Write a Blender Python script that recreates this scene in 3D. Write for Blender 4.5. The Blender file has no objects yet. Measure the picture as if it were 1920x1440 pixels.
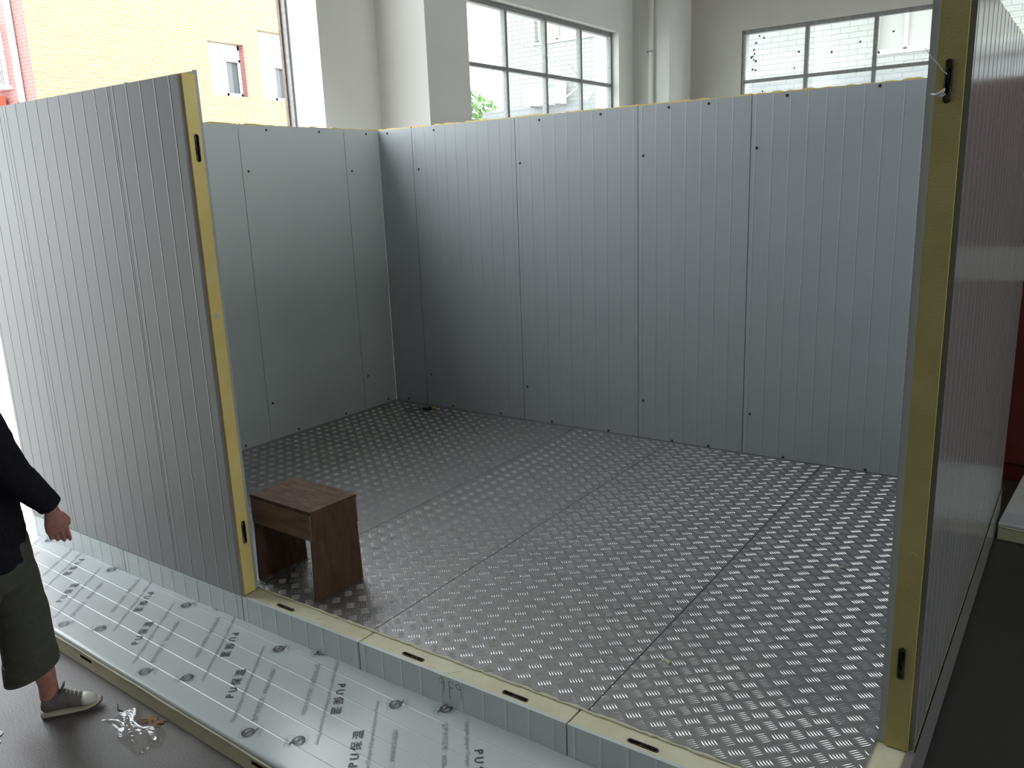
import bpy, bmesh, math, random
import numpy as np
from mathutils import Vector, Matrix
random.seed(7)
SC = bpy.context.scene
COL = SC.collection

# ---------------------------------------------------------------- camera
YAW, PITCH, ROLL, FPX = -0.6190, 0.2342, -0.0382, 1549.0
fw = Vector((math.sin(YAW)*math.cos(PITCH), math.cos(YAW)*math.cos(PITCH), -math.sin(PITCH)))
rt = Vector((math.cos(YAW), -math.sin(YAW), 0)); up = rt.cross(fw)
r2 = rt*math.cos(ROLL)+up*math.sin(ROLL); u2 = -rt*math.sin(ROLL)+up*math.cos(ROLL)
cam = bpy.data.objects.new('camera', bpy.data.cameras.new('camera'))
COL.objects.link(cam)
mw = Matrix((r2, u2, -fw)).transposed().to_4x4(); mw.translation = Vector((0, 0, 1.73))
cam.matrix_world = mw
cam.data.sensor_width = 36; cam.data.lens = FPX/1920*36
cam.data.clip_start = .05; cam.data.clip_end = 300
SC.camera = cam

# ---------------------------------------------------------------- world, light, exposure
w = bpy.data.worlds.new('sky'); SC.world = w; w.use_nodes = True
wb = w.node_tree.nodes['Background']
wb.inputs[0].default_value = (.90, .96, 1.0, 1); wb.inputs[1].default_value = 1.0
SC.view_settings.view_transform = 'Standard'; SC.view_settings.look = 'None'
SC.view_settings.gamma = 1; SC.view_settings.use_curve_mapping = False
SC.view_settings.exposure = 2.7
SC.cycles.max_bounces = 10; SC.cycles.diffuse_bounces = 6; SC.cycles.glossy_bounces = 4
SC.cycles.transparent_max_bounces = 12; SC.cycles.caustics_reflective = False

def portal(name, loc, direction, sx, sy):
    l = bpy.data.lights.new(name, 'AREA'); l.shape = 'RECTANGLE'; l.size = sx; l.size_y = sy
    l.cycles.is_portal = True
    o = bpy.data.objects.new(name, l); COL.objects.link(o); o.location = loc
    o.rotation_euler = Vector(direction).to_track_quat('-Z', 'Y').to_euler()
portal('daylight_opening', (-5.8, 2.9, 2.34), (1, 0, 0), 4.1, 5.2)
portal('daylight_side_window', (-5.6, 8.2, 2.3), (1, 0, 0), 3.9, 2.8)
portal('added_window_portal', (9.4, 4.5, 3.65), (-1, 0, 0), 11.0, 2.5)  # portal of the unseen window added on the right for extra light
portal('daylight_back_window', (-1.2, 11.35, 2.3), (0, -1, 0), 5.9, 2.8)

# ---------------------------------------------------------------- helpers
class MB:
    def __init__(s): s.v = []; s.f = []
    def add(s, vs, fs):
        n = len(s.v); s.v += [tuple(v) for v in vs]; s.f += [tuple(i+n for i in f) for f in fs]; return s
    def box(s, x0, x1, y0, y1, z0, z1):
        vs = [(x, y, z) for z in (z0, z1) for y in (y0, y1) for x in (x0, x1)]
        return s.add(vs, [(0,2,3,1),(4,5,7,6),(0,1,5,4),(2,6,7,3),(0,4,6,2),(1,3,7,5)])
    def strip(s, path, z0, z1):      # sheet: 2D path extruded in z
        n = len(path)
        return s.add([(x, y, z0) for x, y in path]+[(x, y, z1) for x, y in path],
                     [(i, i+1, n+i+1, n+i) for i in range(n-1)])
    def tube(s, pts, rad, n=10, caps=True):
        pts = [Vector(p) for p in pts]
        if not hasattr(rad, '__len__'): rad = [rad]*len(pts)
        vs = []; prev = None
        for i, p in enumerate(pts):
            t = (pts[min(i+1, len(pts)-1)]-pts[max(i-1, 0)]).normalized()
            if prev is None:
                a = t.orthogonal().normalized()
            else:
                a = (prev - t*prev.dot(t)).normalized()
            prev = a; b = t.cross(a)
            r = rad[i]; rx, ry = r if hasattr(r, '__len__') else (r, r)
            for k in range(n):
                th = 2*math.pi*k/n
                vs.append(p+a*math.cos(th)*rx+b*math.sin(th)*ry)
        fs = [(i*n+k, i*n+(k+1)%n, (i+1)*n+(k+1)%n, (i+1)*n+k) for i in range(len(pts)-1) for k in range(n)]
        if caps: fs += [tuple(range(n-1, -1, -1)), tuple((len(pts)-1)*n+k for k in range(n))]
        return s.add(vs, fs)
    def loft(s, secs, n=20):         # secs: (center, axisA*ra, axisB*rb) closed solid
        vs = []
        for c, a, b in secs:
            c = Vector(c); a = Vector(a); b = Vector(b)
            for k in range(n):
                th = 2*math.pi*k/n; vs.append(c+a*math.cos(th)+b*math.sin(th))
        fs = [(i*n+k, i*n+(k+1)%n, (i+1)*n+(k+1)%n, (i+1)*n+k) for i in range(len(secs)-1) for k in range(n)]
        fs += [tuple(range(n-1, -1, -1)), tuple((len(secs)-1)*n+k for k in range(n))]
        return s.add(vs, fs)
    def ball(s, c, r, n=12, R=None):
        c = Vector(c); rx, ry, rz = r if hasattr(r, '__len__') else (r, r, r)
        vs = []; m = n//2+1
        for i in range(1, m):
            ph = math.pi*i/m
            for k in range(n):
                th = 2*math.pi*k/n
                d = Vector((rx*math.sin(ph)*math.cos(th), ry*math.sin(ph)*math.sin(th), rz*math.cos(ph)))
                vs.append(c+(R@d if R else d))
        t = Vector((0, 0, rz)); tb = Vector((0, 0, -rz))
        vs += [c+(R@t if R else t), c+(R@tb if R else tb)]
        q = (m-1)*n
        fs = [(i*n+k, (i+1)*n+k, (i+1)*n+(k+1)%n, i*n+(k+1)%n) for i in range(m-2) for k in range(n)]
        fs += [(q, k, (k+1)%n) for k in range(n)]+[(q+1, (m-2)*n+(k+1)%n, (m-2)*n+k) for k in range(n)]
        return s.add(vs, fs)
    def pocket_box(s, a, b, w0, w1, pockets, mp):
        """solid block; face w=w1 carries pockets (a0,a1,b0,b1,depth); mp maps (a,b,w) to xyz"""
        A = sorted(set(list(a)+[p[i] for p in pockets for i in (0, 1)]))
        B = sorted(set(list(b)+[p[i] for p in pockets for i in (2, 3)]))
        def q(pts): s.add([mp(*p) for p in pts], [(0, 1, 2, 3)])
        for i in range(len(A)-1):
            for j in range(len(B)-1):
                a0, a1, b0, b1 = A[i], A[i+1], B[j], B[j+1]
                pk = [p for p in pockets if p[0] <= a0 and a1 <= p[1] and p[2] <= b0 and b1 <= p[3]]
                if not pk:
                    q([(a0,b0,w1),(a1,b0,w1),(a1,b1,w1),(a0,b1,w1)])
                q([(a0,b0,w0),(a0,b1,w0),(a1,b1,w0),(a1,b0,w0)])
        for a0, a1, b0, b1, d in pockets:
            wd = w1-d
            q([(a0,b0,wd),(a1,b0,wd),(a1,b1,wd),(a0,b1,wd)])
            q([(a0,b0,w1),(a0,b0,wd),(a1,b0,wd),(a1,b0,w1)]); q([(a1,b1,w1),(a1,b1,wd),(a0,b1,wd),(a0,b1,w1)])
            q([(a0,b1,w1),(a0,b1,wd),(a0,b0,wd),(a0,b0,w1)]); q([(a1,b0,w1),(a1,b0,wd),(a1,b1,wd),(a1,b1,w1)])
        for i in range(len(A)-1):
            q([(A[i],B[0],w0),(A[i+1],B[0],w0),(A[i+1],B[0],w1),(A[i],B[0],w1)])
            q([(A[i],B[-1],w1),(A[i+1],B[-1],w1),(A[i+1],B[-1],w0),(A[i],B[-1],w0)])
        for j in range(len(B)-1):
            q([(A[0],B[j],w1),(A[0],B[j+1],w1),(A[0],B[j+1],w0),(A[0],B[j],w0)])
            q([(A[-1],B[j],w0),(A[-1],B[j+1],w0),(A[-1],B[j+1],w1),(A[-1],B[j],w1)])
        return s

def obj(name, m, mat, parent=None, smooth=False, bevel=0, recalc=True, loc=None, rz=0, weld=False):
    me = bpy.data.meshes.new(name); me.from_pydata([tuple(v) for v in m.v], [], m.f)
    bm = bmesh.new(); bm.from_mesh(me)
    if weld: bmesh.ops.remove_doubles(bm, verts=bm.verts, dist=1e-5)
    if bevel:
        bmesh.ops.recalc_face_normals(bm, faces=bm.faces)
        bmesh.ops.bevel(bm, geom=[e for e in bm.edges if e.is_manifold and e.calc_face_angle(0) > .5], offset=bevel, segments=2, affect='EDGES', profile=.6)
    if recalc: bmesh.ops.recalc_face_normals(bm, faces=bm.faces)
    bm.to_mesh(me); bm.free()
    me.materials.append(mat)
    if smooth: me.polygons.foreach_set('use_smooth', [True]*len(me.polygons))
    o = bpy.data.objects.new(name, me); COL.objects.link(o)
    if parent: o.parent = parent
    if loc: o.location = loc
    o.rotation_euler.z = rz
    return o
def tag(o, label, cat, group=None, kind=None):
    o['label'] = label; o['category'] = cat
    if group: o['group'] = group
    if kind: o['kind'] = kind
    return o
def thing(name, label, cat, loc=(0,0,0), rz=0, group=None):
    o = bpy.data.objects.new(name, None); COL.objects.link(o); o.location = loc; o.rotation_euler.z = rz
    o.empty_display_size = .05
    return tag(o, label, cat, group)
def struct(name, m, mat, parent=None, **k):
    o = obj(name, m, mat, parent, **k)
    if not parent: o['kind'] = 'structure'
    return o
def remesh(name, m, mat, voxel, parent=None, smooth_it=4, disp=None):
    """weld overlapping closed solids into one continuous surface"""
    o = obj(name+'_tmp', m, mat)
    md = o.modifiers.new('r', 'REMESH'); md.mode = 'VOXEL'; md.voxel_size = voxel; md.use_smooth_shade = True
    sm = o.modifiers.new('s', 'SMOOTH'); sm.iterations = smooth_it; sm.factor = .5
    if disp:
        tx = bpy.data.textures.new(name+'_folds', 'CLOUDS'); tx.noise_scale = disp[1]
        dm = o.modifiers.new('d', 'DISPLACE'); dm.texture = tx; dm.strength = disp[0]; dm.mid_level = .5
    dg = bpy.context.evaluated_depsgraph_get(); dg.update()
    me = bpy.data.meshes.new_from_object(o.evaluated_get(dg)); me.name = name
    tmp = o.data; bpy.data.objects.remove(o); bpy.data.meshes.remove(tmp)
    me.polygons.foreach_set('use_smooth', [True]*len(me.polygons))
    if not me.materials: me.materials.append(mat)
    n = bpy.data.objects.new(name, me); COL.objects.link(n)
    if parent: n.parent = parent
    return n

# ---------------------------------------------------------------- materials
def mat(name, col, rough=.5, metal=0, col2=None, scale=8, bump=0, bscale=60, rough2=None, spec=.5, coat=0, detail=4, stretch=(1,1,1)):
    m = bpy.data.materials.new(name); m.use_nodes = True
    nt = m.node_tree; b = nt.nodes['Principled BSDF']
    b.inputs['Base Color'].default_value = (*col, 1); b.inputs['Roughness'].default_value = rough
    b.inputs['Metallic'].default_value = metal; b.inputs['Specular IOR Level'].default_value = spec
    b.inputs['Coat Weight'].default_value = coat
    tc = nt.nodes.new('ShaderNodeTexCoord'); mp = nt.nodes.new('ShaderNodeMapping')
    mp.inputs['Scale'].default_value = stretch
    nt.links.new(tc.outputs['Object'], mp.inputs['Vector'])
    if col2 or rough2 is not None:
        n = nt.nodes.new('ShaderNodeTexNoise'); n.inputs['Scale'].default_value = scale; n.inputs['Detail'].default_value = detail
        nt.links.new(mp.outputs[0], n.inputs['Vector'])
        cr = nt.nodes.new('ShaderNodeValToRGB'); cr.color_ramp.elements[0].position = .35; cr.color_ramp.elements[1].position = .65
        nt.links.new(n.outputs['Fac'], cr.inputs[0])
        if col2:
            cr.color_ramp.elements[0].color = (*col, 1); cr.color_ramp.elements[1].color = (*col2, 1)
            nt.links.new(cr.outputs[0], b.inputs['Base Color'])
        if rough2 is not None:
            mr = nt.nodes.new('ShaderNodeMapRange'); mr.inputs['To Min'].default_value = rough; mr.inputs['To Max'].default_value = rough2
            mr.inputs['From Min'].default_value = .3; mr.inputs['From Max'].default_value = .7
            nt.links.new(n.outputs['Fac'], mr.inputs['Value']); nt.links.new(mr.outputs[0], b.inputs['Roughness'])
    if bump:
        n2 = nt.nodes.new('ShaderNodeTexNoise'); n2.inputs['Scale'].default_value = bscale; n2.inputs['Detail'].default_value = 3
        bp = nt.nodes.new('ShaderNodeBump'); bp.inputs['Strength'].default_value = bump; bp.inputs['Distance'].default_value = .01
        nt.links.new(mp.outputs[0], n2.inputs['Vector'])
        nt.links.new(n2.outputs['Fac'], bp.inputs['Height']); nt.links.new(bp.outputs[0], b.inputs['Normal'])
    return m
def brick_mat(name, c1, c2, mortar, bw, bh, ms, plane, rough=.7, bias=0):
    m = bpy.data.materials.new(name); m.use_nodes = True
    nt = m.node_tree; b = nt.nodes['Principled BSDF']; b.inputs['Roughness'].default_value = rough
    g = nt.nodes.new('ShaderNodeNewGeometry'); sp = nt.nodes.new('ShaderNodeSeparateXYZ'); cb = nt.nodes.new('ShaderNodeCombineXYZ')
    nt.links.new(g.outputs['Position'], sp.inputs[0])
    nt.links.new(sp.outputs[plane], cb.inputs[0]); nt.links.new(sp.outputs['Z'], cb.inputs[1])
    t = nt.nodes.new('ShaderNodeTexBrick'); t.inputs['Scale'].default_value = 1
    t.inputs['Color1'].default_value = (*c1, 1); t.inputs['Color2'].default_value = (*c2, 1); t.inputs['Mortar'].default_value = (*mortar, 1)
    t.inputs['Brick Width'].default_value = bw; t.inputs['Row Height'].default_value = bh; t.inputs['Mortar Size'].default_value = ms
    t.inputs['Bias'].default_value = bias
    nt.links.new(cb.outputs[0], t.inputs['Vector']); nt.links.new(t.outputs['Color'], b.inputs['Base Color'])
    return m

# painted steel of the insulated panels: faint dust and smears
STEEL = mat('painted_steel', (.55,.58,.58), .34, 0, (.53,.56,.56), 3, .02, 25, .40, .5, stretch=(1,1,.35))
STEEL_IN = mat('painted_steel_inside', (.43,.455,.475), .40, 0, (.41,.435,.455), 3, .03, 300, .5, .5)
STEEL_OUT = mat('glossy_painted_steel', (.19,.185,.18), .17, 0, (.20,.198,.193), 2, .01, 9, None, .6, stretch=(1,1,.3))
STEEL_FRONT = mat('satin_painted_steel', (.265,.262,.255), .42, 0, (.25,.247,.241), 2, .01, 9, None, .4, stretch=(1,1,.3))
STEEL_LEFT = mat('bounce_tinted_steel', (.62,.67,.645), .45, 0, (.60,.65,.625), 3, .02, 300, .5, .5)  # same panel steel, greenish bounce light and extra brightness put into its colour
FOAM = mat('yellow_foam', (.84,.64,.22), .85, 0, (.86,.70,.30), 6, .3, 160, None, .2)
FOAM_TOP = mat('pale_foam', (.60,.58,.40), .85, 0, (.66,.65,.48), 9, .4, 140, None, .2)
FOAM_SHADED = mat('shaded_foam', (.43,.385,.15), .85, 0, (.49,.44,.19), 5, .3, 160, None, .2)  # same foam, the dimmer light on the right edge put into its colour
LOCK = mat('lock_steel', (.10,.085,.08), .45, .7, (.03,.02,.02), 60)
HOLE = mat('lock_cavity', (.012,.01,.01), .9)
SCREW = mat('screw_head', (.05,.05,.055), .4, .6)
PLATE = mat('diamond_aluminium', (.42,.41,.41), .40, .9, (.36,.35,.355), 5, .12, 240, .5)
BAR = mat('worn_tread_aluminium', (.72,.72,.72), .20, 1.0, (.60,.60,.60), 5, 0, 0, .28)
FILM = mat('printed_film_white', (.49,.52,.525), .22, 0, (.475,.505,.51), 2, .02, 9, None, .6)
INK = mat('black_ink', (.02,.02,.022), .4)
INK_GREY = mat('grey_ink', (.16,.17,.18), .4)
PENCIL = mat('marker_line', (.12,.13,.13), .7)
PLASTER = mat('white_plaster', (.70,.69,.65), .85, 0, (.67,.66,.62), 1.5, .1, 60, None, .3)
PLASTER_D = mat('plaster_stained', (.60,.58,.54), .85, 0, (.55,.52,.48), .9, .1, 60, None, .3)
FRAME = mat('window_steel', (.20,.20,.19), .5, .3, (.26,.26,.25), 30)
RUST = mat('brown_edge', (.16,.11,.09), .7, 0, (.22,.17,.14), 30)
CONCRETE = mat('hall_concrete', (.12,.110,.105), .38, 0, (.17,.156,.15), 2.2, .12, 120, .55, .5)
PAVING = brick_mat('paving', (.60,.58,.57), (.56,.54,.53), (.34,.32,.31), .6, .6, .012, 'X')
WOOD = mat('stool_plywood', (.13,.070,.044), .6, 0, (.085,.044,.028), 14, .25, 70, .75, .3, stretch=(1,3,.6))
WOOD2 = mat('stool_apron_wood', (.21,.135,.08), .6, 0, (.155,.095,.058), 10, .2, 60, .75, .3, stretch=(.5,3,2))
BLACK = mat('black_knit', (.012,.012,.016), .95, 0, (.02,.019,.026), 120, .5, 400, None, .1)
TROUSER = mat('olive_cloth', (.062,.064,.048), .85, 0, (.078,.078,.060), 30, .2, 200, None, .2)
SKIN = mat('skin', (.42,.20,.15), .5, 0, (.36,.15,.12), 30, .08, 200)
HAIR = mat('dark_hair', (.012,.009,.008), .45, 0, (.03,.02,.018), 90, .4, 300)
SHOE = mat('grey_suede', (.12,.11,.105), .85, 0, (.17,.155,.145), 40, .3, 300, None, .2)
SOLE = mat('pale_sole', (.42,.40,.32), .6)
SOLE_D = mat('dark_outsole', (.07,.06,.06), .7)
TOE = mat('pale_toe_cap', (.50,.49,.45), .6)
RED = mat('dark_red_paint', (.13,.016,.016), .35, 0, (.09,.011,.011), 3, .05, 20, .5)
PALE = mat('pale_trim', (.42,.41,.36), .5)
WHITE = mat('white_paint', (.70,.70,.70), .5)
CARD = mat('cardboard', (.30,.19,.11), .8, 0, (.25,.15,.09), 20)
CREAM = mat('foam_chip', (.62,.60,.47), .8)
YEL = brick_mat('ochre_brick', (.32,.235,.135), (.29,.20,.115), (.335,.285,.19), .26, .078, .012, 'Y')
PINK = brick_mat('red_brick', (.28,.115,.10), (.26,.10,.09), (.30,.17,.155), .26, .078, .010, 'X')
TILE = brick_mat('white_tile', (.25,.25,.235), (.235,.235,.22), (.13,.13,.125), .34, .105, .008, 'X', .35)
TILE_G = brick_mat('grey_tile', (.17,.175,.18), (.16,.165,.17), (.10,.10,.10), .34, .105, .008, 'X', .35)
DARKGLASS = mat('dark_window_glass', (.12,.13,.13), .1)
GREYWALL = mat('grey_recess', (.30,.29,.27), .7)
LEAF = mat('foliage', (.10,.22,.04), .6, 0, (.17,.33,.07), 3)
BARK = mat('bark', (.12,.09,.06), .9)

def glass_mat(name, dust, tint=(.97, 1, .99)):
    m = bpy.data.materials.new(name); m.use_nodes = True
    nt = m.node_tree; nt.nodes.clear()
    out = nt.nodes.new('ShaderNodeOutputMaterial'); tr = nt.nodes.new('ShaderNodeBsdfTransparent'); tr.inputs[0].default_value = (*tint, 1)
    gl = nt.nodes.new('ShaderNodeBsdfGlossy'); gl.inputs['Roughness'].default_value = .03
    tl = nt.nodes.new('ShaderNodeBsdfTranslucent'); tl.inputs[0].default_value = (.9, .9, .88, 1)
    fr = nt.nodes.new('ShaderNodeFresnel'); fr.inputs[0].default_value = 1.45
    m1 = nt.nodes.new('ShaderNodeMixShader'); m2 = nt.nodes.new('ShaderNodeMixShader')
    geo = nt.nodes.new('ShaderNodeNewGeometry'); inv = nt.nodes.new('ShaderNodeMath'); inv.operation = 'SUBTRACT'; inv.inputs[0].default_value = 1
    nt.links.new(geo.outputs['Backfacing'], inv.inputs[1]); mu = nt.nodes.new('ShaderNodeMath'); mu.operation = 'MULTIPLY'
    nt.links.new(fr.outputs[0], mu.inputs[0]); nt.links.new(inv.outputs[0], mu.inputs[1])
    nt.links.new(mu.outputs[0], m1.inputs[0]); nt.links.new(tr.outputs[0], m1.inputs[1]); nt.links.new(gl.outputs[0], m1.inputs[2])
    n = nt.nodes.new('ShaderNodeTexNoise'); n.inputs['Scale'].default_value = 1.6; n.inputs['Detail'].default_value = 5
    g = nt.nodes.new('ShaderNodeNewGeometry'); nt.links.new(g.outputs['Position'], n.inputs['Vector'])
    mr = nt.nodes.new('ShaderNodeMapRange'); mr.inputs['From Min'].default_value = .3; mr.inputs['From Max'].default_value = .7
    mr.inputs['To Min'].default_value = dust*.5; mr.inputs['To Max'].default_value = dust*1.4
    nt.links.new(n.outputs['Fac'], mr.inputs[0]); nt.links.new(mr.outputs[0], m2.inputs[0])
    nt.links.new(m1.outputs[0], m2.inputs[1]); nt.links.new(tl.outputs[0], m2.inputs[2]); nt.links.new(m2.outputs[0], out.inputs[0])
    return m
GLASS = glass_mat('dusty_glass', .12)
CLEAR = glass_mat('clear_plastic', .10)
MUDDOT = mat('mud_speck', (.08,.07,.06), .9)

# the hall floor right of the cold room has its base colour darkened to green grey
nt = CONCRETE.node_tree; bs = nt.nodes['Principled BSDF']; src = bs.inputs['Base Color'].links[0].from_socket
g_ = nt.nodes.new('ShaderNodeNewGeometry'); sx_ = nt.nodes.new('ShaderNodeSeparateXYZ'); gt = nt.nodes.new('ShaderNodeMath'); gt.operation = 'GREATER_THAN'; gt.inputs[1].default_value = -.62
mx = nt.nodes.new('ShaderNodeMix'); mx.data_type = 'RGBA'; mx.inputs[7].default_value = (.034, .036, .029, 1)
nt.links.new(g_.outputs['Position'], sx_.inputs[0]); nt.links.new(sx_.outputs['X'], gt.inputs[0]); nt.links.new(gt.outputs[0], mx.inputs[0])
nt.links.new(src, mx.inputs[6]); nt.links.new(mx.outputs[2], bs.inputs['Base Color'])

# ---------------------------------------------------------------- the hall
G0 = -.22                               # hall floor level; the cold room floor is z = 0
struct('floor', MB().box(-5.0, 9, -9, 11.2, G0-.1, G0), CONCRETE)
m = MB().box(-40, -5.0, -25, 60, G0-.12, G0-.004)
struct('pavement_outside', m, PAVING)
struct('ground_outside', MB().box(-5.0, 30, 11.5, 60, G0-.12, G0-.01), PAVING)
struct('ceiling', MB().box(-5.65, 9.35, -9.3, 11.5, 5.6, 5.8), PLASTER)
XL = -5.3; YC = 11.164
m = MB()
m.box(XL-.348, XL, 4.951, 6.3, G0, 5.6)
m.box(XL-.348, XL, 6.3, 10.08, G0, .9); m.box(XL-.348, XL, 6.3, 10.08, 3.6, 5.6)
m.box(XL-.348, XL, 10.08, YC+.3, G0, 5.6)
m.box(XL-.348, XL, .9, 4.951, 4.9, 5.6); m.box(XL-.348, XL, -9.3, .9, G0, 5.6)
struct('wall_left', m, PLASTER)
WX0, WX1 = -4.08, 1.57
m = MB()
m.box(XL, WX0, YC, YC+.3, G0, 5.6); m.box(WX1, 9, YC, YC+.3, G0, 5.6)
m.box(WX0, WX1, YC, YC+.3, G0, 1.0); m.box(WX0, WX1, YC, YC+.3, 3.585, 5.6)
struct('wall_back', m, PLASTER_D)
m = MB()
m.box(9, 9.35, -9.3, YC+.3, G0, 2.4); m.box(9, 9.35, -9.3, YC+.3, 4.9, 5.6)
m.box(9, 9.35, -9.3, -1, 2.4, 4.9); m.box(9, 9.35, 10, YC+.3, 2.4, 4.9)
struct('wall_right', m, PLASTER)
struct('wall_front', MB().box(-5.65, 9, -9.3, -9, G0, 5.6), PLASTER)
struct('trim_1', MB().box(XL, -4.74, 5.613, 6.19, G0, 5.6), PLASTER)      # pier on the left wall
struct('trim_2', MB().box(XL, -4.783, 10.481, YC, G0, 5.6), PLASTER)       # corner pier
# edge of the big opening: steel guide and brown angle
d1 = struct('door_1', MB().box(-5.70, -5.648, 4.93, 5.02, G0, 4.9), FRAME)
obj('edge_angle', MB().box(-5.73, -5.70, 4.915, 5.0, G0, 4.9), RUST, d1)

def window(name, axis, c, us, zs, glass):
    """grid window: axis 'y' -> plane x=c, runs in y; axis 'x' -> plane y=c, runs in x"""
    def bx(m, u0, u1, z0, z1, d0, d1):
        return m.box(c+d0, c+d1, u0, u1, z0, z1) if axis == 'y' else m.box(u0, u1, c+d0, c+d1, z0, z1)
    fr = MB()
    bx(fr, us[0]-.03, us[0]+.015, zs[0], zs[-1], -.03, .03); bx(fr, us[-1]-.015, us[-1]+.03, zs[0], zs[-1], -.03, .03)
    bx(fr, us[0], us[-1], zs[0]-.02, zs[0]+.02, -.03, .03); bx(fr, us[0], us[-1], zs[-1]-.03, zs[-1]+.02, -.03, .03)
    root = struct(name, fr, FRAME)
    for u in us[1:-1]:
        mm = MB(); bx(mm, u-.022, u+.022, zs[0], zs[-1], -.028, .028); obj('mullion', mm, FRAME, root)
    mm = MB()
    for z in zs[1:-1]: bx(mm, us[0], us[-1], z-.02, z+.02, -.024, .024)
    obj('glazing_bar', mm, FRAME, root)
    for i in range(len(us)-1):
        for j in range(len(zs)-1):
            mm = MB(); bx(mm, us[i]+.02, us[i+1]-.02, zs[j]+.015, zs[j+1]-.015, -.003, .003)
            obj('pane', mm, glass, root)
    return root
w1 = window('window_1', 'y', -5.43, [6.34, 6.93, 7.72, 8.51, 9.30, 10.06], [.92, 1.64, 2.30, 2.96, 3.58], glass_mat('rinsed_glass', .03))
w2 = window('window_2', 'x', YC+.05, [WX0+.02+.808*i for i in range(8)][:-1]+[WX1-.02], [1.02, 1.66, 2.31, 2.955, 3.57], GLASS)
mm = MB()
for (x, z) in [(-3.86,3.50),(-3.80,3.47),(-3.90,3.42),(-3.93,3.34),(-3.92,3.29),(-3.94,3.26),(-3.96,3.25),(-3.93,3.22),(-3.90,3.20),(-3.94,3.10),(-3.90,3.09),(-3.35,3.25),(-3.40,3.06),(-2.95,3.2),(-2.62,3.28),(-2.4,3.13),(-2.25,3.35),(-3.8,2.82)]:
    mm.ball((x, YC+.046, z), (.010+random.random()*.008, .002, .010+random.random()*.008), 8)
obj('mud_specks', mm, MUDDOT, w2)

mm = MB()
for k in range(6): mm.box(9.1, 9.16, -1+k*2.19, -.94+k*2.19, 2.4, 4.9)
mm.box(9.1, 9.16, -1, 10, 4.03, 4.07)
struct('window_added', mm, FRAME)  # unseen window, added to light the left wall and foam edge from the right
# waste pipe in the corner pier
t = thing('drain_pipe', 'pale vertical pipe on the corner pier between the two hall windows', 'pipe', (-5.02, 10.445, G0))
obj('pipe', MB().tube([(0,0,0),(0,0,5.8)], .032, 14), PLASTER, t, smooth=True)
obj('pipe_clip', MB().tube([(-.055,.03,3.36+.22),(-.05,-.03,3.37+.22),(.0,-.045,3.37+.22),(.045,-.03,3.37+.22)], .006, 8), FRAME, t, smooth=True)

# ---------------------------------------------------------------- insulated wall panels
T = .094; H = 2.2
def ribs(W, depth=.0016, hw=.0035, start=.028, pitch=.1):
    p = []; x = start
    while x < W-.012:
        p += [(x-hw*1.6, 0), (x, -depth*.65), (x+hw*.25, 0)]; x += pitch
    return p
def slot_parts(m_frame, m_hook, m_hole, c, mp):
    """capsule rim, hook; c=(a,b) centre along a(long axis), face at w=0; mp maps (a,b,w)"""
    L, Wd = .052, .0085
    for rr, off in ((.0022, 0),):
        pts = []
        for k in range(17):
            th = 2*math.pi*k/16
            pts.append(mp(c[0]+(L-Wd if math.cos(th) > 0 else -(L-Wd))+Wd*math.cos(th), c[1]+Wd*math.sin(th), .001))
        m_frame.tube(pts, rr, 6, caps=False)
    m_hook.tube([mp(c[0]-.035, c[1]+.002, -.02), mp(c[0]-.01, c[1]+.003, -.006), mp(c[0]+.02, c[1]-.002, -.004), mp(c[0]+.03, c[1], -.012)], .0035, 6)
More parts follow.
